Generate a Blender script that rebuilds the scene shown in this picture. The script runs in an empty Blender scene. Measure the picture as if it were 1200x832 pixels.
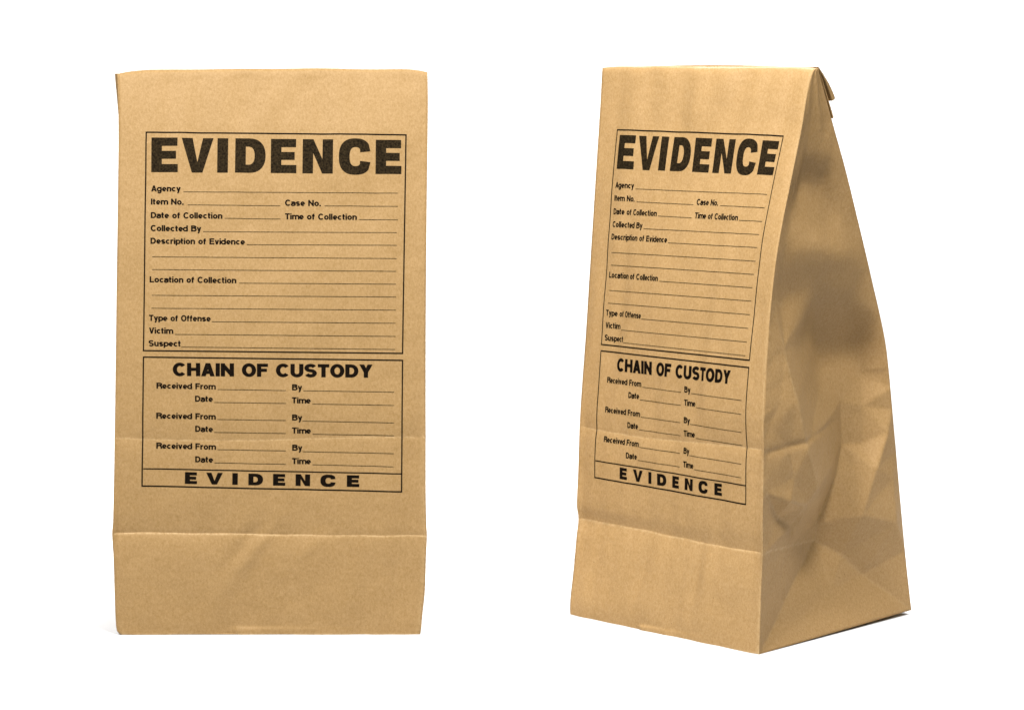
import bpy, bmesh, math, random
import numpy as np
from mathutils import Vector, noise, geometry, Matrix

random.seed(7)
sc = bpy.context.scene
COL = sc.collection

# ------------------------------------------------------------------ camera
CAM = (0.0, -2.4, 0.5677)          # about half a metre above the floor, looking slightly down
pitch = 0.11506
cam = bpy.data.cameras.new('camera'); cam.sensor_width = 36.0; cam.lens = 85.92
cam.clip_start = 0.05; cam.clip_end = 200
camo = bpy.data.objects.new('camera', cam); COL.objects.link(camo)
camo.location = CAM; camo.rotation_euler = (math.pi / 2 - pitch, 0, 0)
sc.camera = camo

# ------------------------------------------------------------------ materials
def nodes(name):
    m = bpy.data.materials.new(name); m.use_nodes = True
    nt = m.node_tree; b = nt.nodes['Principled BSDF']
    return m, nt, b
def paper_material(name, dark, light, seed):
    m, nt, b = nodes(name)
    N, L = nt.nodes.new, nt.links.new
    tc = N('ShaderNodeTexCoord')
    mp = N('ShaderNodeMapping'); mp.inputs['Location'].default_value = (seed, seed * .7, seed * 1.3)
    L(tc.outputs['Object'], mp.inputs['Vector'])
    def ns(scale, detail, rough=.6, vec=None):
        n = N('ShaderNodeTexNoise'); n.inputs['Scale'].default_value = scale; n.inputs['Detail'].default_value = detail
        n.inputs['Roughness'].default_value = rough; L((vec or mp.outputs['Vector']), n.inputs['Vector']); return n
    fine = ns(850, 3, .75)
    st = N('ShaderNodeMapping'); st.inputs['Scale'].default_value = (1, 1, .6); L(mp.outputs['Vector'], st.inputs['Vector'])
    fib = ns(520, 2, .6, st.outputs['Vector'])
    mot = ns(28, 4, .6)
    a1 = N('ShaderNodeMix'); a1.data_type = 'FLOAT'; a1.inputs[0].default_value = .5
    L(fine.outputs['Fac'], a1.inputs[2]); L(fib.outputs['Fac'], a1.inputs[3])
    a2 = N('ShaderNodeMix'); a2.data_type = 'FLOAT'; a2.inputs[0].default_value = .10
    L(a1.outputs[0], a2.inputs[2]); L(mot.outputs['Fac'], a2.inputs[3])
    cr = N('ShaderNodeValToRGB'); e = cr.color_ramp.elements
    e[0].position = .33; e[0].color = (*dark, 1); e[1].position = .67; e[1].color = (*light, 1)
    L(a2.outputs[0], cr.inputs['Fac'])
    # rare dark pulp specks
    sp = N('ShaderNodeTexVoronoi'); sp.inputs['Scale'].default_value = 55; L(mp.outputs['Vector'], sp.inputs['Vector'])
    lt = N('ShaderNodeMath'); lt.operation = 'LESS_THAN'; lt.inputs[1].default_value = .036; L(sp.outputs['Distance'], lt.inputs[0])
    sel = N('ShaderNodeSeparateColor'); L(sp.outputs['Color'], sel.inputs['Color'])
    l2 = N('ShaderNodeMath'); l2.operation = 'LESS_THAN'; l2.inputs[1].default_value = .45; L(sel.outputs[0], l2.inputs[0])
    mu = N('ShaderNodeMath'); mu.operation = 'MULTIPLY'; L(lt.outputs[0], mu.inputs[0]); L(l2.outputs[0], mu.inputs[1])
    m2 = N('ShaderNodeMath'); m2.operation = 'MULTIPLY'; m2.inputs[1].default_value = .6; L(mu.outputs[0], m2.inputs[0])
    mx = N('ShaderNodeMix'); mx.data_type = 'RGBA'; mx.inputs[7].default_value = (.16, .085, .03, 1)
    L(m2.outputs[0], mx.inputs[0]); L(cr.outputs['Color'], mx.inputs[6]); 
    # paler, rubbed fibres where the sheet has been folded
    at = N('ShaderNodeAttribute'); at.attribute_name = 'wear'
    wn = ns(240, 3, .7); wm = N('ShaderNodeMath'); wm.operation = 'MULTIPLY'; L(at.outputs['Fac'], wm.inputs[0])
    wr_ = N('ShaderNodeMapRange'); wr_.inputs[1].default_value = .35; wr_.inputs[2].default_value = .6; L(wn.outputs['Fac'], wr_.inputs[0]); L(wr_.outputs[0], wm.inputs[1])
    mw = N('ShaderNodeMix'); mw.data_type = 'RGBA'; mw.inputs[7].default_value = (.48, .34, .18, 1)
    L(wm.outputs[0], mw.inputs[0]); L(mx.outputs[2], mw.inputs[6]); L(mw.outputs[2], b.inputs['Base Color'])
    b.inputs['Roughness'].default_value = .55
    b.inputs['Specular IOR Level'].default_value = .11
    wr = ns(60, 3, .5)
    h = N('ShaderNodeMath'); h.operation = 'MULTIPLY_ADD'; h.inputs[1].default_value = 5.0
    L(wr.outputs['Fac'], h.inputs[0]); L(a1.outputs[0], h.inputs[2])
    bp = N('ShaderNodeBump'); bp.inputs['Strength'].default_value = .5; bp.inputs['Distance'].default_value = .0004
    L(h.outputs[0], bp.inputs['Height']); L(bp.outputs['Normal'], b.inputs['Normal'])
    return m
def ink_material(name, c0, c1):
    m, nt, b = nodes(name)
    N, L = nt.nodes.new, nt.links.new
    tc = N('ShaderNodeTexCoord'); n = N('ShaderNodeTexNoise'); n.inputs['Scale'].default_value = 600; n.inputs['Detail'].default_value = 3
    L(tc.outputs['Object'], n.inputs['Vector'])
    cr = N('ShaderNodeValToRGB'); e = cr.color_ramp.elements
    e[0].position = .35; e[0].color = (*c0, 1); e[1].position = .7; e[1].color = (*c1, 1)
    L(n.outputs['Fac'], cr.inputs['Fac']); L(cr.outputs['Color'], b.inputs['Base Color'])
    b.inputs['Roughness'].default_value = .75; b.inputs['Specular IOR Level'].default_value = .02
    return m
KRAFT = [paper_material('kraft_paper', (.214, .127, .044), (.303, .193, .087), 3.1),
         paper_material('kraft_paper_lit', (.254, .151, .054), (.360, .230, .106), 11.7)]  # same paper, brightened: the right bag's stronger light is put into its colour
INK_T = ink_material('brown_black_ink', (.006, .004, .002), (.027, .018, .008))
INK_B = ink_material('black_ink', (.003, .002, .001), (.008, .005, .003))
INK_L = ink_material('thin_rule_ink', (.012, .008, .004), (.10, .065, .028))

def white_material():
    m, nt, b = nodes('white_backdrop_paint')
    N, L = nt.nodes.new, nt.links.new
    tc = N('ShaderNodeTexCoord'); n = N('ShaderNodeTexNoise'); n.inputs['Scale'].default_value = 40; L(tc.outputs['Object'], n.inputs['Vector'])
    cr = N('ShaderNodeValToRGB'); cr.color_ramp.elements[0].color = (.52, .52, .52, 1); cr.color_ramp.elements[1].color = (.55, .55, .55, 1)
    L(n.outputs['Fac'], cr.inputs['Fac']); L(cr.outputs['Color'], b.inputs['Base Color'])
    b.inputs['Roughness'].default_value = .9; b.inputs['Specular IOR Level'].default_value = .1
    return m
WHITE = white_material()

# ------------------------------------------------------------------ helpers
def link_mesh(name, verts, faces, mat, parent=None, smooth=True):
    me = bpy.data.meshes.new(name)
    me.from_pydata([tuple(map(float, v)) for v in verts], [], faces); me.update()
    if smooth: me.polygons.foreach_set('use_smooth', [True] * len(me.polygons))
    o = bpy.data.objects.new(name, me); COL.objects.link(o)
    me.materials.append(mat)
    if parent: o.parent = parent
    return o
def grid_faces(nr, nc, flip=False):
    F = []
    for r in range(nr - 1):
        for c in range(nc - 1):
            q = (r * nc + c, r * nc + c + 1, (r + 1) * nc + c + 1, (r + 1) * nc + c)
            F.append(q[::-1] if flip else q)
    return F
def thicken(o, t, offset=-1):
    s = o.modifiers.new('thickness', 'SOLIDIFY'); s.thickness = t; s.offset = offset
    return o
def pchip(x, Y, xi):
    """monotone cubic interpolation of the rows of Y over x"""
    x = np.asarray(x, float); Y = np.asarray(Y, float); xi = np.asarray(xi, float)
    h = np.diff(x)[:, None]; d = np.diff(Y, axis=0) / h
    m = np.zeros_like(Y); m[0] = d[0]; m[-1] = d[-1]
    for k in range(1, len(x) - 1):
        w1 = 2 * h[k] + h[k - 1]; w2 = h[k] + 2 * h[k - 1]
        ok = d[k - 1] * d[k] > 0
        with np.errstate(divide='ignore', invalid='ignore'):
            v = (w1 + w2) / (w1 / d[k - 1] + w2 / d[k])
        m[k] = np.where(ok, v, 0)
    i = np.clip(np.searchsorted(x, xi) - 1, 0, len(x) - 2)
    hh = h[i]; s = ((xi - x[i])[:, None]) / hh
    return ((1 + 2 * s) * (1 - s) ** 2) * Y[i] + (s * (1 - s) ** 2) * hh * m[i] + (s * s * (3 - 2 * s)) * Y[i + 1] + (s * s * (s - 1)) * hh * m[i + 1]
class Edge:
    """a bag edge: rows of (t, u, v, z), t = paper parameter, 0 at the ridge and 1 at the base"""
    def __init__(self, rows): a = np.array(rows); self.t = a[:, 0]; self.P = a[:, 1:]
    def __call__(self, t): return pchip(self.t, self.P, np.atleast_1d(np.asarray(t, float)))
class Frame:
    """local frame of a bag: u along the front, v towards the back, z up"""
    def __init__(self, origin, yaw): self.o = origin; self.yaw = -math.radians(yaw)
TC = .8235          # the lower cross fold

# ------------------------------------------------------------------ bag edges
frA = Frame((-0.2548, 0.0374, 0.0), -.4)
frB = Frame((0.152, 0.0416, 0.0), 44.6)
WA, WB = 0.3220, 0.2549
LFA = Edge([(0, -0.1452, 0.0592, 0.566), (0.0521, -0.1435, 0.0508, 0.5377), (0.1294, -0.1425, 0.0415, 0.4949), (0.2516, -0.1428, 0.0295, 0.4266),
    (0.3733, -0.1435, 0.0195, 0.3584), (0.4946, -0.1444, 0.0114, 0.29), (0.6314, -0.1459, 0.0049, 0.2128), (0.7384, -0.1476, 0.0023, 0.1522),
    (0.8027, -0.1487, 0.0006, 0.1157), (0.8235, -0.1497, 0.0001, 0.104), (0.8596, -0.149, 0.0005, 0.0824), (0.9187, -0.1487, 0.0008, 0.0471),
    (0.982, -0.1477, 0.0002, 0.0093), (0.991, -0.1468, 0.0001, 0.004), (1, -0.1431, -0, 0.0001)])
RFA = Edge([(0, 0.1694, 0.0597, 0.5677), (0.0548, 0.17, 0.0508, 0.5377), (0.1314, 0.1696, 0.0415, 0.4948), (0.2526, 0.1688, 0.0295, 0.4265),
    (0.3733, 0.1682, 0.0195, 0.3582), (0.4936, 0.1678, 0.0114, 0.2898), (0.6292, 0.1676, 0.0049, 0.2125), (0.7353, 0.1675, 0.0023, 0.1518),
    (0.7991, 0.1678, 0.0006, 0.1153), (0.8235, 0.1684, 0, 0.1014), (0.8571, 0.1676, 0.0005, 0.082), (0.9181, 0.1664, 0.0008, 0.0467), (0.9716, 0.1632, 0.0003, 0.0159),
    (0.993, 0.1621, 0.0001, 0.0035), (1, 0.1612, 0, -0.0004)])
LBA = Edge([(0, -0.1332, 0.0612, 0.5649), (0.0144, -0.1327, 0.0642, 0.5571), (0.0463, -0.1317, 0.0716, 0.54), (0.0925, -0.1308, 0.0815, 0.515),
    (0.1771, -0.1305, 0.1002, 0.4694), (0.2728, -0.1308, 0.1195, 0.417), (0.3809, -0.1315, 0.1404, 0.3575), (0.514, -0.1324, 0.164, 0.2836),
    (0.5482, -0.1328, 0.1677, 0.264), (0.6572, -0.134, 0.1775, 0.2013), (0.799, -0.1364, 0.1899, 0.1195), (0.9029, -0.1368, 0.1992, 0.0596), (1, -0.1342, 0.2092, 0.004)])
RBA = Edge([(0, 0.1534, 0.0617, 0.5666), (0.0144, 0.1535, 0.0648, 0.5588), (0.0462, 0.1536, 0.0721, 0.5416), (0.0923, 0.1532, 0.082, 0.5166),
    (0.1769, 0.152, 0.1008, 0.4708), (0.2726, 0.1507, 0.12, 0.4183), (0.3807, 0.1493, 0.141, 0.3586), (0.5138, 0.1478, 0.1646, 0.2845), (0.548, 0.1474, 0.1682, 0.2648),
    (0.6569, 0.1465, 0.1781, 0.2019), (0.7986, 0.1454, 0.1904, 0.1199), (0.9026, 0.1438, 0.1998, 0.0598), (1, 0.1381, 0.2098, 0.004)])
LB_front = Edge([(0, -0.1275, 0.047, 0.5721), (0.0093, -0.1275, 0.0465, 0.5668), (0.0462, -0.1275, 0.045, 0.5456), (0.139, -0.1275, 0.0404, 0.4925),
    (0.2629, -0.1275, 0.0341, 0.4215), (0.3794, -0.1275, 0.0283, 0.3547), (0.4963, -0.1275, 0.0224, 0.2878), (0.5744, -0.1275, 0.0177, 0.2431),
    (0.6495, -0.1275, 0.014, 0.2001), (0.7311, -0.1275, 0.012, 0.1531), (0.7972, -0.1275, 0.01, 0.1152), (0.8235, -0.1275, 0.0125, 0.1003),
    (0.8491, -0.1275, 0.0102, 0.0851), (0.9092, -0.1275, 0.0057, 0.0491), (0.98, -0.1275, 0, 0.0069), (0.9906, -0.1272, 0, 0.0005), (1, -0.1231, 0, -0.0034)])
RB_front = Edge([(0, 0.1275, 0.0775, 0.5715), (0.0084, 0.1275, 0.0735, 0.5686), (0.0378, 0.1275, 0.0664, 0.5528), (0.103, 0.1275, 0.0571, 0.5157),
    (0.1895, 0.1275, 0.0421, 0.4671), (0.2611, 0.1275, 0.0296, 0.4269), (0.3317, 0.1275, 0.0191, 0.3868), (0.4069, 0.1275, 0.0121, 0.3432),
    (0.4804, 0.1275, 0.007, 0.3003), (0.5512, 0.1275, 0.004, 0.2588), (0.6152, 0.1275, 0.0026, 0.2213), (0.694, 0.1275, 0.0032, 0.175), (0.7729, 0.1275, 0.0025, 0.1286),
    (0.8235, 0.1275, 0.0028, 0.0989), (0.8991, 0.1275, 0.0016, 0.0565), (1, 0.1275, -0, 0)])
LB_back = Edge([(0, -0.1255, 0.0689, 0.5722), (0.0148, -0.1255, 0.0725, 0.564), (0.0496, -0.1255, 0.0812, 0.545), (0.0971, -0.1255, 0.0928, 0.5189),
    (0.1845, -0.1255, 0.1149, 0.4712), (0.283, -0.1255, 0.1375, 0.4165), (0.3942, -0.1255, 0.1622, 0.3543), (0.531, -0.1255, 0.1899, 0.2769),
    (0.5658, -0.1255, 0.1942, 0.2563), (0.6767, -0.1255, 0.2058, 0.1907), (0.821, -0.1255, 0.2203, 0.1051), (0.9268, -0.1255, 0.2313, 0.0424), (1, -0.1255, 0.2431, 0)])
RB_back = Edge([(0, 0.1275, 0.0809, 0.5715), (0.0145, 0.1275, 0.0845, 0.5636), (0.0485, 0.1275, 0.0932, 0.5452), (0.0951, 0.1275, 0.1048, 0.52),
    (0.1806, 0.1275, 0.1269, 0.4739), (0.2769, 0.1275, 0.1495, 0.421), (0.3856, 0.1275, 0.1742, 0.361), (0.5189, 0.1275, 0.2019, 0.2863), (0.5529, 0.1275, 0.2062, 0.2665),
    (0.6607, 0.1275, 0.2178, 0.2032), (0.801, 0.1275, 0.2323, 0.1207), (0.9039, 0.1275, 0.2433, 0.0602), (1, 0.1275, 0.2551, 0.004)])

# ------------------------------------------------------------------ relief of the front sheet (metres, + = outwards)
def gauss(s, t, s0, t0, ls, lt, ang):
    c, q = math.cos(math.radians(ang)), math.sin(math.radians(ang))
    ds, dt = (s - s0) * .30, (t - t0) * .58                 # metres on the sheet
    a = ds * c + dt * q; b = -ds * q + dt * c
    return np.exp(-(a / ls) ** 2 - (b / lt) ** 2)
def nz(S, T, f, seed):
    out = np.empty(S.shape); it = np.nditer([S, T, out], op_flags=[['readonly'], ['readonly'], ['writeonly']])
    for a, b, o in it: o[...] = noise.noise(Vector((float(a) * f * .3, float(b) * f * .58, seed)))
    return out
def fold_wobble(S, T, kind): return .0013 * nz(S, T * 0, 30, 1.7 + kind) + .0008 * np.sin(S * 7)
def relief(S, T, kind):
    d = T - TC
    d = d + fold_wobble(S, T, kind)
    soft = .55 + .45 * np.clip((.75 - S) / .5, 0, 1) if kind == 0 else .7
    R = soft * np.where(d < 0, -.0066 * np.exp(-np.abs(d) / .060), -.0055 * np.exp(-np.abs(d) / .034) - .0007 * np.exp(-np.abs(d) / .004))
    d2 = T - (.652 + .004 * np.sin(S * 5))
    R += (1 if kind == 0 else 1.6) * np.where(d2 < 0, -.0014 * np.exp(-np.abs(d2) / .030), -.0014 * np.exp(-np.abs(d2) / .016))
    crease = R.copy() * np.clip(np.minimum(S, 1 - S) / .012, 0, 1); R = np.zeros_like(S)
    R += .0023 * nz(S, T, 9, 3.3 + kind) + .0009 * nz(S, T, 24, 8.1 + kind) + .0019 * nz(S * 3.2 + T * .5, T * .55, 14, 4.9 + kind)
    if kind == 0:
        feats = [(.44, .045, .030, .009, -62, -.0007), (.50, .055, .035, .010, -58, .0008), (.58, .05, .035, .010, -55, -.0006),
                 (.45, .850, .030, .007, -55, .0022), (.405, .850, .030, .008, -52, -.0022), (.62, .848, .014, .006, -50, .0012), (.67, .833, .008, .010, 0, .0009), (.36, .90, .05, .012, -70, .0007),
                 (.55, .38, .05, .03, -35, .0015), (.70, .50, .06, .025, -30, -.0016), (.2, .3, .06, .03, 60, .001), (.80, .14, .05, .03, -40, .0012)]
    else:
        feats = [(.55, .06, .04, .012, -60, .0012), (.45, .05, .035, .010, -60, -.0010), (.68, .05, .03, .012, -50, -.0009),
                 (.37, .90, .045, .008, -72, -.0028), (.45, .90, .045, .010, -76, .0018), (.66, .885, .035, .006, -80, -.0024), (.72, .885, .035, .007, -82, .0016), (.57, .815, .018, .006, 85, .0007),
                 (.4, .47, .06, .03, -50, .0014), (.65, .62, .05, .02, 40, -.0012), (.30, .66, .03, .02, 20, .0010)]
    for s0, t0, ls, lt, ang, amp in feats: R += amp * gauss(S, T, s0, t0, ls, lt, ang)
    # lip of the glued base seam at the bottom edge
    lip = 1 / (1 + np.exp(-(T - .9865) / .0012)); lr = 1 / (1 + np.exp(-(S - .385 - (1 - T) * .5) / .003)) * np.exp(-np.clip(S - .40, 0, 1) / .13)
    R += .0022 * lip * lr
    fade = np.clip(np.minimum(S, 1 - S) / .05, 0, 1); fade = fade * fade * (3 - 2 * fade)
    edge = np.clip(T / .015, 0, 1)
    # the fold itself also dents the outer edges, the rest fades to nothing there
    return (R * (.06 + .94 * fade) + crease) * edge
class Sheet:
    def __init__(self, LE, RE, kind):
        self.nc = 97
        self.T = np.unique(np.round(np.concatenate([np.linspace(0, 1, 221), np.arange(TC - .011, TC + .013, .0007), np.arange(.642, .662, .001), np.arange(.982, 1, .001)]), 6)); self.nr = len(self.T)
        self.kind = kind; self.S = np.linspace(0, 1, self.nc)
        a, b = LE(self.T), RE(self.T)
        P = a[:, None, :] + (b - a)[:, None, :] * self.S[None, :, None]
        SS, TT = np.meshgrid(self.S, self.T)
        P[:, :, 2] += ((.0040 if kind == 0 else .0020) * (1 - np.abs(2 * SS - 1) ** 10) + .0012 * nz(SS, TT * 0, 17, 2.6 + kind) * np.clip(np.minimum(SS, 1 - SS) / .1, 0, 1)) * np.exp(-TT / .045)
        P[:, :, 1] += .0015 * np.clip(1 - TT / .010, 0, 1) ** 2 * np.clip(np.minimum(SS, 1 - SS) / .02, 0, 1)
        # the ridge is rounded over rather than cut
        Nrm = self.normals(P)
        self.P = P + Nrm * relief(SS, TT, kind)[:, :, None]
        self.N = self.normals(self.P)
    def normals(self, P):
        du = np.gradient(P, axis=1); dt = np.gradient(P, axis=0)
        n = np.cross(dt, du); return -n / np.linalg.norm(n, axis=2, keepdims=True) if n[5, 5, 1] > 0 else n / np.linalg.norm(n, axis=2, keepdims=True)
    def at(self, s, t, off):
        x = min(max(s, 0), 1) * (self.nc - 1); t = min(max(t, 0), 1)
        i, j = min(int(x), self.nc - 2), int(min(max(np.searchsorted(self.T, t) - 1, 0), self.nr - 2)); fx, fy = x - i, (t - self.T[j]) / (self.T[j + 1] - self.T[j])
        w = [((1 - fx) * (1 - fy), j, i), (fx * (1 - fy), j, i + 1), ((1 - fx) * fy, j + 1, i), (fx * fy, j + 1, i + 1)]
        p = sum(k * self.P[a, b] for k, a, b in w); n = sum(k * self.N[a, b] for k, a, b in w)
        return p + n * off
    def build(self, mat, parent):
        o = link_mesh('front_panel', self.P.reshape(-1, 3), grid_faces(self.nr, self.nc, True), mat, parent)
        SS, TT = np.meshgrid(self.S, self.T)
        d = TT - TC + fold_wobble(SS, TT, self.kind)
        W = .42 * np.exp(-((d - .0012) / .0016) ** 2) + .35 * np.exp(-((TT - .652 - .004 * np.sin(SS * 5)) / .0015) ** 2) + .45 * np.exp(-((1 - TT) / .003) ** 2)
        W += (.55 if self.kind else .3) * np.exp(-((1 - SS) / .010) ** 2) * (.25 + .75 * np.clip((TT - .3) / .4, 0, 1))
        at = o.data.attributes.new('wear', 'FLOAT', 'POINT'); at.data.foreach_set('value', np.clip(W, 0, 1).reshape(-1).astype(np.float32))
        return thicken(o, .0004)

# ------------------------------------------------------------------ the printed form, laid out on the flat sheet
# layout unit: about 0.88 mm on the sheet; SHEET_LEFT and SHEET_RIGHT give the paper's own edges (y, x) in those units
SHEET_LEFT = [(87, 137.5), (120, 138.5), (170, 139), (250, 138), (330, 136.8), (410, 135.8), (500, 134.6), (570, 133.4), (612, 132.6), (625.5, 131.6), (650, 133), (690, 134.2), (733, 136.0), (739, 137.2), (743.5, 141.5)]
SHEET_RIGHT = [(85, 501), (120, 501.5), (170, 501), (250, 500), (330, 499.3), (410, 498.8), (500, 498.8), (570, 498.8), (612, 499.3), (628, 500), (650, 499.2), (690, 498), (725, 494.5), (739, 493.2), (743.5, 492.2)]
def xl(y): return np.interp(y, *zip(*SHEET_LEFT))
def xr(y): return np.interp(y, *zip(*SHEET_RIGHT))
def yk(y): return np.interp(y, [86, 627, 743.5], [0, TC, 1])
def to_st(x, y, kind): a = xl(y); return (x - a) / (xr(y) - a), (float(np.interp(y, ROW_Y, ROW_T)) if kind == 0 else yk(y))
ROW_Y, ROW_T = [y for y, x in SHEET_LEFT], LFA.t
def ell(cx, cy, rx, ry, a0, a1, n=18, pw=.86):
    out = []
    for i in range(n + 1):
        a = math.radians(a0 + (a1 - a0) * i / n); c, s = math.cos(a), math.sin(a)
        out.append((cx + rx * math.copysign(abs(c) ** pw, c), cy + ry * math.copysign(abs(s) ** pw, s)))
    return out
def glyph(ch, sw, sh):
    """heavy sans capital in a unit box (y up): sw / sh = stem and bar thickness as fractions of width / height"""
    if ch == 'E': return [[(0, 0), (1, 0), (1, sh), (sw, sh), (sw, .5 - sh * .47), (.93, .5 - sh * .47), (.93, .5 + sh * .5), (sw, .5 + sh * .5), (sw, 1 - sh), (.98, 1 - sh), (.98, 1), (0, 1)]]
    if ch == 'V': return [[(.5 - sw * .52, 0), (.5 + sw * .50, 0), (1, 1), (1 - sw * 1.0, 1), (.5, .30), (sw * 1.02, 1), (0, 1)]]
    if ch == 'I': return [[(0, 0), (1, 0), (1, 1), (0, 1)]]
    if ch == 'N': return [[(0, 0), (sw, 0), (sw, .60), (1 - sw * 1.02, 0), (1, 0), (1, 1), (1 - sw, 1), (1 - sw, .42), (sw * 1.02, 1), (0, 1)]]
    if ch == 'D':
        o = [(0, 0), (.46, 0)] + ell(.46, .5, .54, .5, -90, 90)[1:] + [(0, 1)]
        i = [(sw, sh), (.44, sh)] + ell(.44, .5, .54 - sw * .98, .5 - sh, -90, 90)[1:] + [(sw, 1 - sh)]
        return [o, i[::-1]]
    if ch == 'C': return [letter_c(sw, sh)]
    raise KeyError(ch)
def letter_c(sw, sh):
    o = ell(.52, .5, .52, .53, 40, 320, 40, .80)
    i = ell(.53, .5, .53 - sw * 1.02, .53 - sh * 1.05, 312, 48, 40, .80)
    return [(.995, .665)] + o + [(1.0, .345), (1 - sw * .98, .375)] + i + [(1 - sw * .97, .625)]

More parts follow.
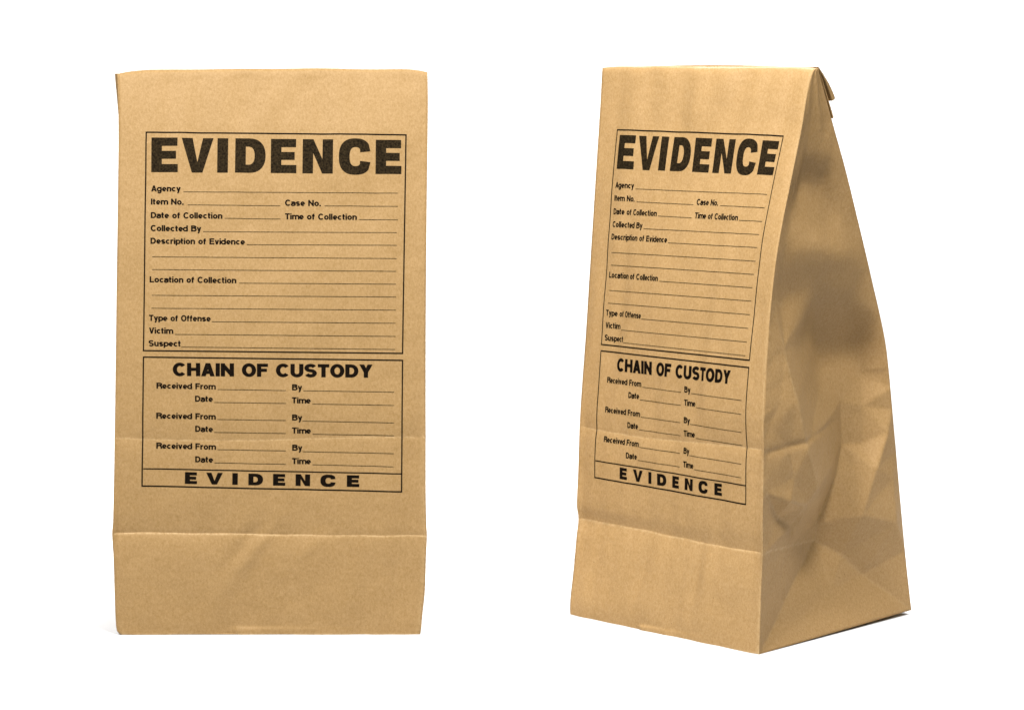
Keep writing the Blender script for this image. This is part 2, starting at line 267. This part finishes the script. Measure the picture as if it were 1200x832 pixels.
ARC = lambda cx, cy, rx, ry, a0, a1, n=9: [(cx + rx * math.cos(math.radians(a0 + (a1 - a0) * i / n)), cy + ry * math.sin(math.radians(a0 + (a1 - a0) * i / n))) for i in range(n + 1)]
def pen(ch, w):
    """grotesque letter as pen strokes: (advance width, strokes on the stroke centre line); cap height 1, x height .73; w = pen width"""
    h = w / 2; X = .74; o = X / 2; r = X / 2 - h
    bowl = lambda cx, rx=.255: ARC(cx, o, rx, r, 0, 360, 20)
    S = lambda x0, x1, y0, y1: ARC((x0 + x1) / 2, (y1 + (y0 + y1) / 2) / 2, (x1 - x0) / 2, (y1 - y0) / 4, 25, 250, 10) + [((x0 + x1) / 2, (y0 + y1) / 2)] + ARC((x0 + x1) / 2, (y0 + (y0 + y1) / 2) / 2, (x1 - x0) / 2, (y1 - y0) / 4, 70, -155, 10)
    D = {
        'A': (.76, [('poly', (0, 0), (w * 1.05, 0), (.38 + w * .45, 1), (.38 - w * .55, 1)), ('poly', (.76, 0), (.76 - w * 1.05, 0), (.38 - w * .45, 1), (.38 + w * .55, 1)), [(.18, .30), (.58, .30)]]),
        'B': (.72, [[(h, 0), (h, 1)], [(h, 1 - h), (.42, 1 - h)] + ARC(.42, .76, .20, .24 - h, 90, -90) + [(h, .53)], [(.42, .53)] + ARC(.42, .265 + h / 2, .24, .265 - h / 2, 90, -90) + [(h, h)]]),
        'C': (.76, [ARC(.40, .5, .40 - h, .52 - h, 42, 318, 20)]),
        'D': (.74, [[(h, 0), (h, 1)], [(h, 1 - h), (.34, 1 - h)] + ARC(.34, .5, .40 - h, .5 - h, 90, -90, 12) + [(h, h)]]),
        'E': (.67, [[(h, 0), (h, 1)], [(h, 1 - h), (.66, 1 - h)], [(h, .52), (.62, .52)], [(h, h), (.67, h)]]),
        'F': (.62, [[(h, 0), (h, 1)], [(h, 1 - h), (.62, 1 - h)], [(h, .5), (.56, .5)]]),
        'H': (.74, [[(h, 0), (h, 1)], [(.74 - h, 0), (.74 - h, 1)], [(h, .52), (.74 - h, .52)]]),
        'I': (w, [[(h, 0), (h, 1)]]),
        'L': (.60, [[(h, 1), (h, 0)], [(h, h), (.60, h)]]),
        'N': (.74, [[(h, 0), (h, 1)], [(h, 1 - h), (.74 - h, h)], [(.74 - h, 0), (.74 - h, 1)]]),
        'O': (.80, [ARC(.40, .5, .40 - h, .52 - h, 0, 360, 28)]),
        'R': (.73, [[(h, 0), (h, 1)], [(h, 1 - h), (.44, 1 - h)] + ARC(.44, .735, .24, .265 - h, 90, -90) + [(h, .47)], [(.46, .47)] + ARC(.46, .33, .20, .14, 90, 0, 5) + [(.67, .10), (.70, 0)]]),
        'S': (.70, [S(h, .70 - h, -.02 + h, 1.02 - h)]),
        'T': (.64, [[(.32, 0), (.32, 1)], [(0, 1 - h), (.64, 1 - h)]]),
        'U': (.73, [[(h, 1)] + ARC(.365, .36, .365 - h, .38 - h, 180, 360, 12) + [(.73 - h, 1)]]),
        'V': (.72, [('poly', (0, 1), (w * 1.05, 1), (.36 + w * .45, 0), (.36 - w * .55, 0)), ('poly', (.72, 1), (.72 - w * 1.05, 1), (.36 - w * .45, 0), (.36 + w * .55, 0))]),
        'Y': (.74, [('poly', (0, 1), (w * 1.15, 1), (.37 + h, .40), (.37 - h, .40)), ('poly', (.74, 1), (.74 - w * 1.15, 1), (.37 - h, .40), (.37 + h, .40)), [(.37, .42), (.37, 0)]]),
        'a': (.58, [ARC(.28, X - .25, .25 - h * .2, .25 - h, 165, 0, 8) + [(.50, .14), (.56, h * .7)], [(.50, .43), (.28, .40)] + ARC(.25, .215, .19, .195 - h * .4, 100, 300, 10) + [(.50, .20)]]),
        'b': (.62, [[(h, 0), (h, 1)], bowl(.33)]), 'c': (.58, [ARC(.31, o, .31 - h, r, 45, 315, 14)]),
        'd': (.62, [[(.62 - h, 0), (.62 - h, 1)], bowl(.29)]),
        'e': (.60, [[(h, .36), (.585 - h * .6, .36)] + ARC(.30, o, .30 - h, r, 5, 318, 16)]),
        'f': (.38, [[(.16, 0), (.16, .78)] + ARC(.16 + .17, .78, .17, .22 - h, 180, 95, 5), [(0, X - h), (.36, X - h)]]),
        'g': (.62, [bowl(.29), [(.62 - h, X)] + ARC(.31, .0, .31 - h, .22, 0, -165, 10)]),
        'i': (w, [[(h, 0), (h, X)], [(h, .86), (h, 1)]]), 'l': (w, [[(h, 0), (h, 1)]]),
        'm': (.93, [[(h, 0), (h, X)], [(h, X - .22)] + ARC(.28, X - .23, .21, .23 - h, 150, 0, 8) + [(.49, 0)], [(.49, X - .22)] + ARC(.69, X - .23, .20, .23 - h, 150, 0, 8) + [(.89, 0)]]),
        'n': (.60, [[(h, 0), (h, X)], [(h, X - .24)] + ARC(.31, X - .25, .31 - h, .25 - h, 160, 0, 8) + [(.60 - h, 0)]]),
        'o': (.63, [ARC(.315, o, .315 - h, r, 0, 360, 20)]),
        'p': (.62, [[(h, -.24), (h, X)], bowl(.33)]),
        'r': (.40, [[(h, 0), (h, X)], [(h, X - .25)] + ARC(.34, X - .26, .34 - h, .26 - h, 165, 85, 6) + [(.40, X - h)]]),
        's': (.56, [S(h, .56 - h, -.01 + h, X + .01 - h)]),
        't': (.38, [[(.16, .95), (.16, .18)] + ARC(.33, .18, .17, .18 - h, 180, 265, 5), [(0, X - h), (.36, X - h)]]),
        'u': (.60, [[(h, X)] + ARC(.30, .25, .30 - h, .25 - h, 180, 350, 8), [(.60 - h, 0), (.60 - h, X)]]),
        'v': (.58, [('poly', (0, X), (w * 1.05, X), (.29 + w * .45, 0), (.29 - w * .5, 0)), ('poly', (.58, X), (.58 - w * 1.05, X), (.29 - w * .45, 0), (.29 + w * .5, 0))]),
        'y': (.58, [[(h * .9, X), (.30, .06)], [(.58 - h * .9, X), (.29, -.02)] + ARC(.14, -.06, .14, .16, 0, -95, 6)]),
        '.': (w, [[(h, 0), (h, w)]]), ' ': (.34, [])}
    return D[ch]
def ribbon(path, w):
    """outline of a pen stroke with mitred corners"""
    closed = math.dist(path[0], path[-1]) < 1e-6
    P = [path[0]] + [b for a, b in zip(path, path[1:]) if math.dist(a, b) > 1e-4]
    if closed: P = P[:-1]
    n = len(P); L, R = [], []
    for k in range(n):
        a = P[k - 1] if (k or closed) else None; b = P[(k + 1) % n] if (k < n - 1 or closed) else None
        d = []
        for p, q in ((a, P[k]), (P[k], b)):
            if p is None or q is None: continue
            l = math.dist(p, q); d.append(((q[0] - p[0]) / l, (q[1] - p[1]) / l))
        nx, ny = -sum(v[1] for v in d), sum(v[0] for v in d); l = math.hypot(nx, ny) or 1; nx, ny = nx / l, ny / l
        c = max(.80, nx * -d[0][1] + ny * d[0][0]); m = w / 2 / c
        L.append((P[k][0] + nx * m, P[k][1] + ny * m)); R.append((P[k][0] - nx * m, P[k][1] - ny * m))
    q = [[L[k], L[(k + 1) % n], R[(k + 1) % n], R[k]] for k in range(n if closed else n - 1)]
    return q
class Print:
    """collects flat ink shapes in layout units, meshes them and drapes them on a sheet"""
    def __init__(self): self.polys = []; self.quads = []
    def line(self, x0, y0, x1, y1, w):
        dx, dy = x1 - x0, y1 - y0; L = math.hypot(dx, dy); nx, ny = -dy / L * w / 2, dx / L * w / 2
        self.polys.append([[(x0 + nx, y0 + ny), (x1 + nx, y1 + ny), (x1 - nx, y1 - ny), (x0 - nx, y0 - ny)]])
    def letter(self, ch, x0, x1, yt, yb, sw, sh, slope=.0125, slant=-.012):
        W, H = x1 - x0, yb - yt
        self.polys.append([[(x0 + px * W + py * -slant * H, yb - py * H + px * W * slope) for px, py in loop] for loop in glyph(ch, sw / W, sh / H)])
    def text(self, body, x0, x1, yb, cap, w=.19, slope=.0125, gap=.07):
        pos, items = 0.0, []
        for ch in body:
            adv, st = pen(ch, w); items.append((pos, st)); pos += adv + gap
        total = pos - gap; kx = (x1 - x0) / total
        for px, strokes in items:
            for path in strokes:
                for q in ([list(path[1:])] if path[0] == 'poly' else ribbon(path, w)):
                    self.quads.append([(x0 + (px + x) * kx, yb - y * cap + (px + x) * kx * slope) for x, y in q])
        return self
    def flat(self):
        bm = bmesh.new()
        for loops in self.polys:
            cu = bpy.data.curves.new('ink_outline', 'CURVE'); cu.dimensions = '2D'; cu.fill_mode = 'BOTH'
            for lp in loops:
                sp = cu.splines.new('POLY'); sp.points.add(len(lp) - 1); sp.use_cyclic_u = True
                for q, (x, y) in zip(sp.points, lp): q.co = (x, y, 0, 1)
            o = bpy.data.objects.new('ink_outline', cu); COL.objects.link(o)
            dg = bpy.context.evaluated_depsgraph_get(); dg.update()
            me = bpy.data.meshes.new_from_object(o.evaluated_get(dg)); bm.from_mesh(me)
            bpy.data.objects.remove(o); bpy.data.curves.remove(cu); bpy.data.meshes.remove(me)
        for q in self.quads:
            bm.faces.new([bm.verts.new((x, y, 0)) for x, y in q])
        return bm
def register(s, t, kind):
    if kind == 0: return s, t
    return s + .004 - .024 * s + .075 * s * (1 - s), t + .003 * s * max(0, 1 - t / .45) + .005 * (1 - s * min(1, max(0, (t - .1) / .6))) * min(1, max(0, (TC - t) / .08))
def drape(pr, sheets, name, mat, off):
    bm = pr.flat()
    xs = [v.co.x for v in bm.verts]; ys = [v.co.y for v in bm.verts]
    for ax, lo, hi, st in ((0, min(xs), max(xs), 6.0), (1, min(ys), max(ys), 3.0)):
        k = lo + st
        while k < hi:
            n = Vector((1, 0, 0)) if ax == 0 else Vector((0, 1, 0))
            bmesh.ops.bisect_plane(bm, geom=bm.verts[:] + bm.edges[:] + bm.faces[:], plane_co=n * k, plane_no=n); k += st
    bm.verts.index_update()
    V = [(v.co.x, v.co.y) for v in bm.verts]
    F = [[v.index for v in f.verts] for f in bm.faces]; bm.free()
    for sh, par in sheets:
        P = [sh.at(*register(*to_st(x, y, sh.kind), sh.kind), off) for x, y in V]
        FF = []                                   # every face looks outwards
        for f in F:
            a, b, c = (np.array(P[f[i]]) for i in (0, 1, 2)); n = np.cross(b - a, c - a)
            FF.append(f if n[1] < 0 else f[::-1])
        link_mesh(name, P, FF, mat, par)

def layout():
    title, cust, foot = Print(), Print(), Print()
    sw, sh = 12.3, 9.4
    for ch, x0, x1, yt, yb in [('E', 177.2, 208.4, 162.2, 202.2), ('V', 212.7, 249.7, 162.8, 202.8), ('I', 254.5, 267, 163.3, 203.1), ('D', 275.5, 311, 163.5, 203.3),
                               ('E', 317.2, 347.2, 164.2, 203.7), ('N', 354.4, 390, 164.7, 204.2), ('C', 397, 433.9, 165.3, 204.8), ('E', 440, 470.3, 165.8, 205.0)]:
        title.letter(ch, x0, x1, yt, yb, sw, sh)
    for ch, x0, x1, yt, yb in [('E', 216.1, 230.5, 553.0, 566.6), ('V', 241.3, 260.6, 553.3, 566.9), ('I', 271.9, 278.3, 553.7, 567.2), ('D', 290.8, 307.9, 554, 567.5),
                               ('E', 319.6, 334, 554.4, 567.9), ('N', 346, 363, 554.7, 568.2), ('C', 375.2, 393, 555.1, 568.6), ('E', 406.2, 420.8, 555.4, 568.9)]:
        foot.letter(ch, x0, x1, yt, yb, 5.9, 3.5)
    cust.text('CHAIN OF CUSTODY', 202.2, 436.4, 440.2, 15.2, .240, .007, .05)
    def frame(p, w):
        border = Print()
        for (a, b) in zip(p, p[1:] + p[:1]):
            dx, dy = b[0] - a[0], b[1] - a[1]; L = math.hypot(dx, dy); e = w / 2 / L
            border.line(a[0] - dx * e, a[1] - dy * e, b[0] + dx * e, b[1] + dy * e, w)
        return border
    borders = [frame([(171.4, 156.1), (475.8, 160.3), (471.7, 413.5), (168.3, 410.8)], 1.5),
               frame([(168.3, 418.3), (471.7, 421.6), (470.5, 574.2), (166.1, 569.4)], 1.5)]
    borders[1].line(167.6, 549.2, 469.9, 553.4, 1.3)
    T = [('Agency', 177.2, 211.8, 224.8), ('Item No.', 176.9, 215.4, 240.2), ('Case No.', 334, 376, 241.9), ('Date of Collection', 176.9, 260.6, 256.0),
         ('Time of Collection', 334, 418.1, 257.6), ('Collected By', 176.7, 235.8, 271.2), ('Description of Evidence', 176.5, 287, 286.0), ('Location of Collection', 175.5, 276.9, 331.1),
         ('Type of Offense', 174.8, 246.9, 376.0), ('Victim', 174.8, 202.4, 390.8), ('Suspect', 174.3, 211.8, 405.6)]
    for k, y in enumerate((455.2, 490.4, 525.7)):
        T += [('Received From', 183.2 - .3 * k, 252.3, y), ('By', 342.2, 354.0, y + 1.4)]
    for k, y in enumerate((470.3, 505.7, 541.3)):
        T += [('Date', 228.4, 249.4, y), ('Time', 342, 364, y + 1.4)]
    fields = [Print().text(b, x0, x1, y, 7.0, .208, .011, .05) for b, x0, x1, y in T]
    Ls = [(215.1, 225.5, 466.2, 227.5), (220, 240.7, 328.6, 241.9), (380.2, 242, 466.2, 242.9), (263.2, 256.4, 328.6, 257.3), (420.5, 258.0, 466.2, 258.5),
          (238.2, 271.9, 465, 273.4), (289.1, 287.2, 465, 288.1), (178.4, 301.3, 464.8, 303.5), (178.4, 316.2, 464.3, 318.3), (280.3, 332.0, 464, 333.2),
          (178.1, 346.2, 464, 348.1), (177.7, 361.3, 464, 363.3), (248.1, 377.0, 463.5, 378.5), (204.6, 391.8, 463.5, 393.8), (212.3, 406.5, 463, 409),
          (255, 456, 335.2, 457), (355.4, 457.2, 461.9, 458.6), (251, 471.1, 335, 472), (366, 472.6, 461.9, 474),
          (254.5, 491, 334.7, 492), (354.4, 492.5, 461.6, 494.4), (251, 506.2, 334.7, 507.2), (366, 507.9, 461.6, 509.3),
          (254.5, 526.4, 334.7, 527.5), (354.4, 528.3, 461.4, 530), (251, 541.9, 334.7, 543.1), (366, 543.4, 461, 545.3)]
    rules = []
    for l in Ls:
        r = Print(); r.line(*l, .72); rules.append(r)
    return title, cust, foot, borders, fields, rules

# ------------------------------------------------------------------ side gussets
def blur(G, n):
    for _ in range(n):
        H = G.copy()
        H[1:-1, 1:-1] = .5 * G[1:-1, 1:-1] + .125 * (G[:-2, 1:-1] + G[2:, 1:-1] + G[1:-1, :-2] + G[1:-1, 2:])
        G = H
    return G
def gusset_mesh(front, back, inward, G, mat, parent, flip):
    nr, nc = G.shape
    T = np.linspace(0, 1, nr); Q = np.linspace(0, 1, nc)
    a, b = front(T), back(T)
    P = a[:, None, :] + (b - a)[:, None, :] * Q[None, :, None] + np.array([inward, 0, 0])[None, None, :] * G[:, :, None]
    o = link_mesh('side_gusset', P.reshape(-1, 3), grid_faces(nr, nc, flip), mat, parent)
    return thicken(o, .0004)
def plain_gusset(nr=120, nc=50):
    T = np.linspace(0, 1, nr)[:, None]; Q = np.linspace(0, 1, nc)[None, :]
    depth = .045 * np.sin(np.pi * np.clip((T) / .95, 0, 1)) ** .7 * (1 - .3 * T)
    return depth * (1 - np.abs(2 * Q - 1)) ** .9 + .0 * T
# modelled folds of the visible side: (position across, position down, how far the paper is pushed in, mm)
SIDE = [(0.3728, 0.0438, 1), (0.658, 0.05, 0), (0.3505, 0.1062, 4), (0.7247, 0.1075, 2), (0.922, 0.1313, 1), (0.3319, 0.155, 7), (0.5939, 0.1625, 3), (0.856, 0.1688, 1),
    (0.4058, 0.205, 20), (0.6543, 0.2112, 15), (0.8456, 0.2238, 4), (0.2423, 0.2562, 13), (0.5509, 0.2637, 11), (0.851, 0.2737, 4), (0.0985, 0.3088, 1),
    (0.411, 0.3175, -2), (0.7541, 0.3375, -1), (0.1414, 0.375, 9), (0.497, 0.3962, 10), (0.8589, 0.4225, 7), (0.0627, 0.4, 4), (0.1274, 0.4825, -3.15),
    (0.1948, 0.5737, -10.06), (0.2731, 0.6562, -10.5), (0.3694, 0.7325, -4.842), (0.1905, 0.4138, 14), (0.625, 0.4875, 33), (0.9301, 0.51, 27.34), (0.9866, 0.52, 9.45),
    (0.6652, 0.5425, 34.44), (0.9209, 0.5625, 24.5), (0.9885, 0.56, 8.487), (0.0458, 0.4963, -1.125), (0.0991, 0.57, -4.312), (0.1725, 0.6525, -3), (0.2097, 0.7063, -1.5),
    (0.0399, 0.61, 0), (0.7459, 0.6063, 25.88), (0.8599, 0.6188, 16.23), (0.7254, 0.6813, 24), (0.8341, 0.685, 15.75), (0.6608, 0.7275, 21.75), (0.7462, 0.74, 10.5),
    (0.9336, 0.6663, -3), (0.8251, 0.7275, -3), (0.7279, 0.805, 3.836), (0.6755, 0.8788, 23.8), (0.9247, 0.8287, -5.982), (0.944, 0.75, -3), (0.0228, 0.8213, 0),
    (0.3196, 0.76, 1.804), (0.1585, 0.7738, 9.732), (0.0238, 0.7213, 0), (0.18, 0.745, -3.532), (0.2547, 0.795, 12.25), (0.5495, 0.8125, 32.9), (0.5585, 0.8463, 37.26),
    (0.2822, 0.8325, 17.8), (0.7837, 0.9213, 19.04), (0.8955, 0.9613, 8.901), (0.2593, 0.9238, 18.22), (0.1237, 0.965, 8.901), (0.5703, 0.9325, 18.63),
    (0.5723, 0.97, 9.522), (0.3339, 0.96, 12.42)]
# creases: chains of those points
FOLDS = [[20, 21, 22, 23, 24, 50, 54], [26, 29, 37, 39, 41, 55], [43, 44, 45, 46], [20, 25], [52, 51, 53, 50], [55, 56, 46, 58, 59, 'back foot'], [56, 60, 61, 'front foot'], [56, 62], [56, 57, 49]]
def folded_gusset(nr=300, nc=130):
    T = np.linspace(0, 1, nr); Q = np.linspace(0, 1, nc)
    pts, val = [(q, t) for q, t, g in SIDE], [g / 1000 for q, t, g in SIDE]
    for t in np.linspace(0, 1, 28):
        pts += [(0, t), (1, t)]; val += [0, 0]
    for q in np.linspace(0, 1, 12)[1:-1]:
        pts += [(q, 0), (q, 1)]; val += [0, 0]
    feet = {'front foot': pts.index((0, 1.0)), 'back foot': pts.index((1, 1.0))}
    folds = [[feet.get(k, k) for k in c] for c in FOLDS]
    edges = [(a, b) for c in folds for a, b in zip(c, c[1:])]
    vs, _, fs, ov, _, _ = geometry.delaunay_2d_cdt([Vector((q * .35, t)) for q, t in pts], edges, [], 0, 1e-6)
    vv = np.array([val[o[0]] if o else 0 for o in ov]); co = np.array([(v.x / .35, v.y) for v in vs])
    QQ, TT = np.meshgrid(Q, T); G = np.zeros(QQ.shape)
    for f in fs:
        a, b, c = co[f[0]], co[f[1]], co[f[2]]
        det = (b[1] - c[1]) * (a[0] - c[0]) + (c[0] - b[0]) * (a[1] - c[1])
        if abs(det) < 1e-12: continue
        l1 = ((b[1] - c[1]) * (QQ - c[0]) + (c[0] - b[0]) * (TT - c[1])) / det
        l2 = ((c[1] - a[1]) * (QQ - c[0]) + (a[0] - c[0]) * (TT - c[1])) / det
        l3 = 1 - l1 - l2; m = (l1 > -1e-6) & (l2 > -1e-6) & (l3 > -1e-6)
        G[m] = (l1 * vv[f[0]] + l2 * vv[f[1]] + l3 * vv[f[2]])[m]
    sharp = blur(G, 1); soft = blur(G, 110)
    # above the front fold line the paper bends softly; below it is creased
    w = np.clip((TT - .52) / .08, 0, 1); w = w * w * (3 - 2 * w)
    w = np.maximum(w, np.clip(1 - QQ / .30, 0, 1) * np.clip((TT - .40) / .08, 0, 1))
    G = (soft * 1.15 * (1 - w) + sharp * w)
    lf = TT - .655 + .03 * QQ
    G += .0022 * np.exp(-np.abs(lf) / .007) * np.clip(QQ / .04, 0, 1) * np.clip((.75 - QQ) / .3, 0, 1)
    env = np.clip(np.minimum(QQ, 1 - QQ) / .12, 0, 1) * np.clip((1 - TT) / .05, 0, 1)
    G += env * (.0012 * nz(QQ * .6, TT, 14, 5.5) + .0006 * nz(QQ * .6, TT, 34, 2.2))
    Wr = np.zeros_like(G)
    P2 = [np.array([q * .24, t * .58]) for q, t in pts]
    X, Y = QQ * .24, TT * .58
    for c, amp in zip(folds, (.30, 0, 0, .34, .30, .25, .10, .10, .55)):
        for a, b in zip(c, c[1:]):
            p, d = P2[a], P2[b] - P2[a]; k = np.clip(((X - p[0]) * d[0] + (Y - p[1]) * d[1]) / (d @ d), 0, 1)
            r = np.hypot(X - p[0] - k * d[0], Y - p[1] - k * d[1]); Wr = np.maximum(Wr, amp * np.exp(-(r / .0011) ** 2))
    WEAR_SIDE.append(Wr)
    return G
WEAR_SIDE = []

# ------------------------------------------------------------------ bags
def sheet_between(name, A, B, nr, nc, mat, parent, bulge, flip, seed):
    T = np.linspace(0, 1, nr); Q = np.linspace(0, 1, nc); a, b = A(T), B(T)
    P = a[:, None, :] + (b - a)[:, None, :] * Q[None, :, None]
    QQ, TT = np.meshgrid(Q, T)
    P[:, :, 1] += bulge * np.sin(np.pi * QQ) * np.sin(np.pi * np.clip(TT * 1.02, 0, 1)) + .0015 * nz(QQ, TT, 10, seed) * np.sin(np.pi * QQ)
    P[:, :, 2] += .003 * (1 - (2 * QQ - 1) ** 2) * np.exp(-TT / .05)
    return thicken(link_mesh(name, P.reshape(-1, 3), grid_faces(nr, nc, flip), mat, parent), .0004)
def folded_top(A, B, mat, parent, over_l, spec):
    """the rolled-over mouth of the bag: layers that leave the ridge together and hang down behind the back sheet"""
    for length, gap, thick, over in spec:
        n = 22; V, F = [], []
        for side in (0, 1):
            E = A if side == 0 else B
            base = E(np.array([0.0, .004, .02, .05]))
            top = base[0]; dn = base[3] - base[1]; dn = dn / np.linalg.norm(dn)
            out = np.array([0, dn[2] * -1, dn[1]]); out = out / np.linalg.norm(out)       # away from the back sheet
            if out[1] < 0: out = -out
            for k in range(n):
                x = k / (n - 1); d = x * length
                c = top + np.array([0, 0, .0010]) + dn * d + out * (.0006 + gap * math.sin(min(1, x * 1.1) * math.pi / 2))
                w = .0004 + thick * x
                ush = ((over_l - (.050 * d if over_l else 0)) * (1 - .25 * max(0, x - .6)) if side == 0 else over * min(1, x * 4))
                c = c + np.array([ush, 0, 0])
                V += [c, c + out * w]
        nn = 2 * n
        for k in range(n - 1):
            a = 2 * k
            F += [(a + 1, nn + a + 1, nn + a + 3, a + 3), (a, a + 2, nn + a + 2, nn + a), (a, a + 1, a + 3, a + 2), (nn + a, nn + a + 2, nn + a + 3, nn + a + 1)]
        F += [(0, nn, nn + 1, 1), (nn - 2, nn - 1, 2 * nn - 1, 2 * nn - 2)]
        o = link_mesh('folded_flap', V, F, mat, parent, smooth=False)
def base_panel(LF, RF, LK, RK, mat, parent):
    c = [LF(1)[0], RF(1)[0], RK(1)[0], LK(1)[0]]
    n = 14; V = []
    for i in range(n):
        for j in range(n):
            q, r = i / (n - 1), j / (n - 1)
            p = (c[0] * (1 - q) + c[1] * q) * (1 - r) + (c[3] * (1 - q) + c[2] * q) * r
            p = p + np.array([0, 0, .004 * math.sin(math.pi * q) * math.sin(math.pi * r) + .0008])
            V.append(p)
    thicken(link_mesh('base_panel', V, grid_faces(n, n), mat, parent), .0004, 1)
def bag(fr, LF, RF, LK, RK, W, kind, label, gusset_r):
    root = bpy.data.objects.new('paper_bag', None); COL.objects.link(root)
    root.location = fr.o; root.rotation_euler = (0, 0, fr.yaw); root.empty_display_size = .1
    root['label'] = label; root['category'] = 'paper bag'; root['group'] = 'evidence bags standing on the white floor'
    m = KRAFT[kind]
    sh = Sheet(LF, RF, kind); front = sh.build(m, root)
    g = gusset_mesh(RF, RK, -1, gusset_r, m, root, True)
    if kind == 1:
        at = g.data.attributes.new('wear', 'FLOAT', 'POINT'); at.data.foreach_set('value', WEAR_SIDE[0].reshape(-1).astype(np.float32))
    gl = plain_gusset()
    if kind == 0: gl = gl * np.clip((np.linspace(0, 1, gl.shape[0])[:, None] - .27) / .2, 0, 1)
    gusset_mesh(LF, LK, 1, gl, m, root, False)
    sheet_between('back_panel', LK, RK, 120, 40, m, root, .006, False, 4.4 + kind)
    base_panel(LF, RF, LK, RK, m, root)
    folded_top(LK, RK, m, root, *( (-.0150, [(.075, .0008, .0030, .002)]) if kind == 0 else (0, [(.0400, .0072, .0048, 0), (.0560, .0008, .0014, 0)])))
    return sh, front
sheets = [bag(frA, LFA, RFA, LBA, RBA, WA, 0, 'brown kraft evidence bag facing square to the front with its sides hidden', plain_gusset()),
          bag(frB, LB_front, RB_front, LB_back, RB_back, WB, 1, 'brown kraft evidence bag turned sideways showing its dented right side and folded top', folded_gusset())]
title, cust, foot, borders, fields, rules = layout()
drape(title, sheets, 'title_lettering', INK_T, .00022)
drape(cust, sheets, 'subtitle_lettering', INK_B, .00022)
drape(foot, sheets, 'footer_lettering', INK_B, .00022)
for p in borders: drape(p, sheets, 'form_border', INK_B, .00025)
for p in fields: drape(p, sheets, 'field_name', INK_B, .00022)
for p in rules: drape(p, sheets, 'writing_line', INK_L, .00020)

# ------------------------------------------------------------------ the white sweep they stand on
prof = [(-.50, 0.0), (-.2, 0), (.2, 0), (.6, 0), (1.2, 0)]
for k in range(1, 25):
    a = math.pi / 2 * k / 24; prof.append((1.2 + 1.4 * math.sin(a), 1.4 - 1.4 * math.cos(a)))
prof += [(2.6, 3.0), (2.6, 5.0)]
V = []; nx = 9
for (y, z) in prof:
    for i in range(nx): V.append((-6 + 12 * i / (nx - 1), y, z))
sweep = link_mesh('backdrop', V, grid_faces(len(prof), nx), WHITE)
sweep['kind'] = 'structure'
thicken(sweep, .004, -1)

# ------------------------------------------------------------------ light
w = bpy.data.worlds.new('World'); sc.world = w; w.use_nodes = True
w.node_tree.nodes['Background'].inputs['Color'].default_value = (1, .86, .62, 1)
w.node_tree.nodes['Background'].inputs['Strength'].default_value = .03
def softbox(name, loc, target, sx, sy, power, color=(1, 1, 1)):
    l = bpy.data.lights.new(name, 'AREA'); l.shape = 'RECTANGLE'; l.size = sx; l.size_y = sy; l.energy = power; l.color = color
    o = bpy.data.objects.new(name, l); COL.objects.link(o); o.location = loc
    d = Vector(target) - Vector(loc); o.rotation_euler = d.to_track_quat('-Z', 'Y').to_euler()
    return o
softbox('key_softbox', (-.80, -1.20, 1.78), (.02, 0, .42), .36, .36, 77)
softbox('high_fill', (.42, -.85, 2.05), (.35, .1, .3), .35, .35, 61)  # added fill from above, brightens the right bag's side
o = softbox('rear_floor_fill', (.45, 1.35, 1.7), (.10, .22, 0), 2.4, .5, 26); o.data.spread = math.radians(80)  # added fill, whitens the floor where the key casts shadows
o = softbox('backdrop_lamp', (0, 1.35, 3.0), (0, 2.5, .9), 4.0, .4, 85); o.data.spread = math.radians(110)

sc.view_settings.view_transform = 'Standard'; sc.view_settings.look = 'None'
sc.view_settings.exposure = 0; sc.view_settings.gamma = 1
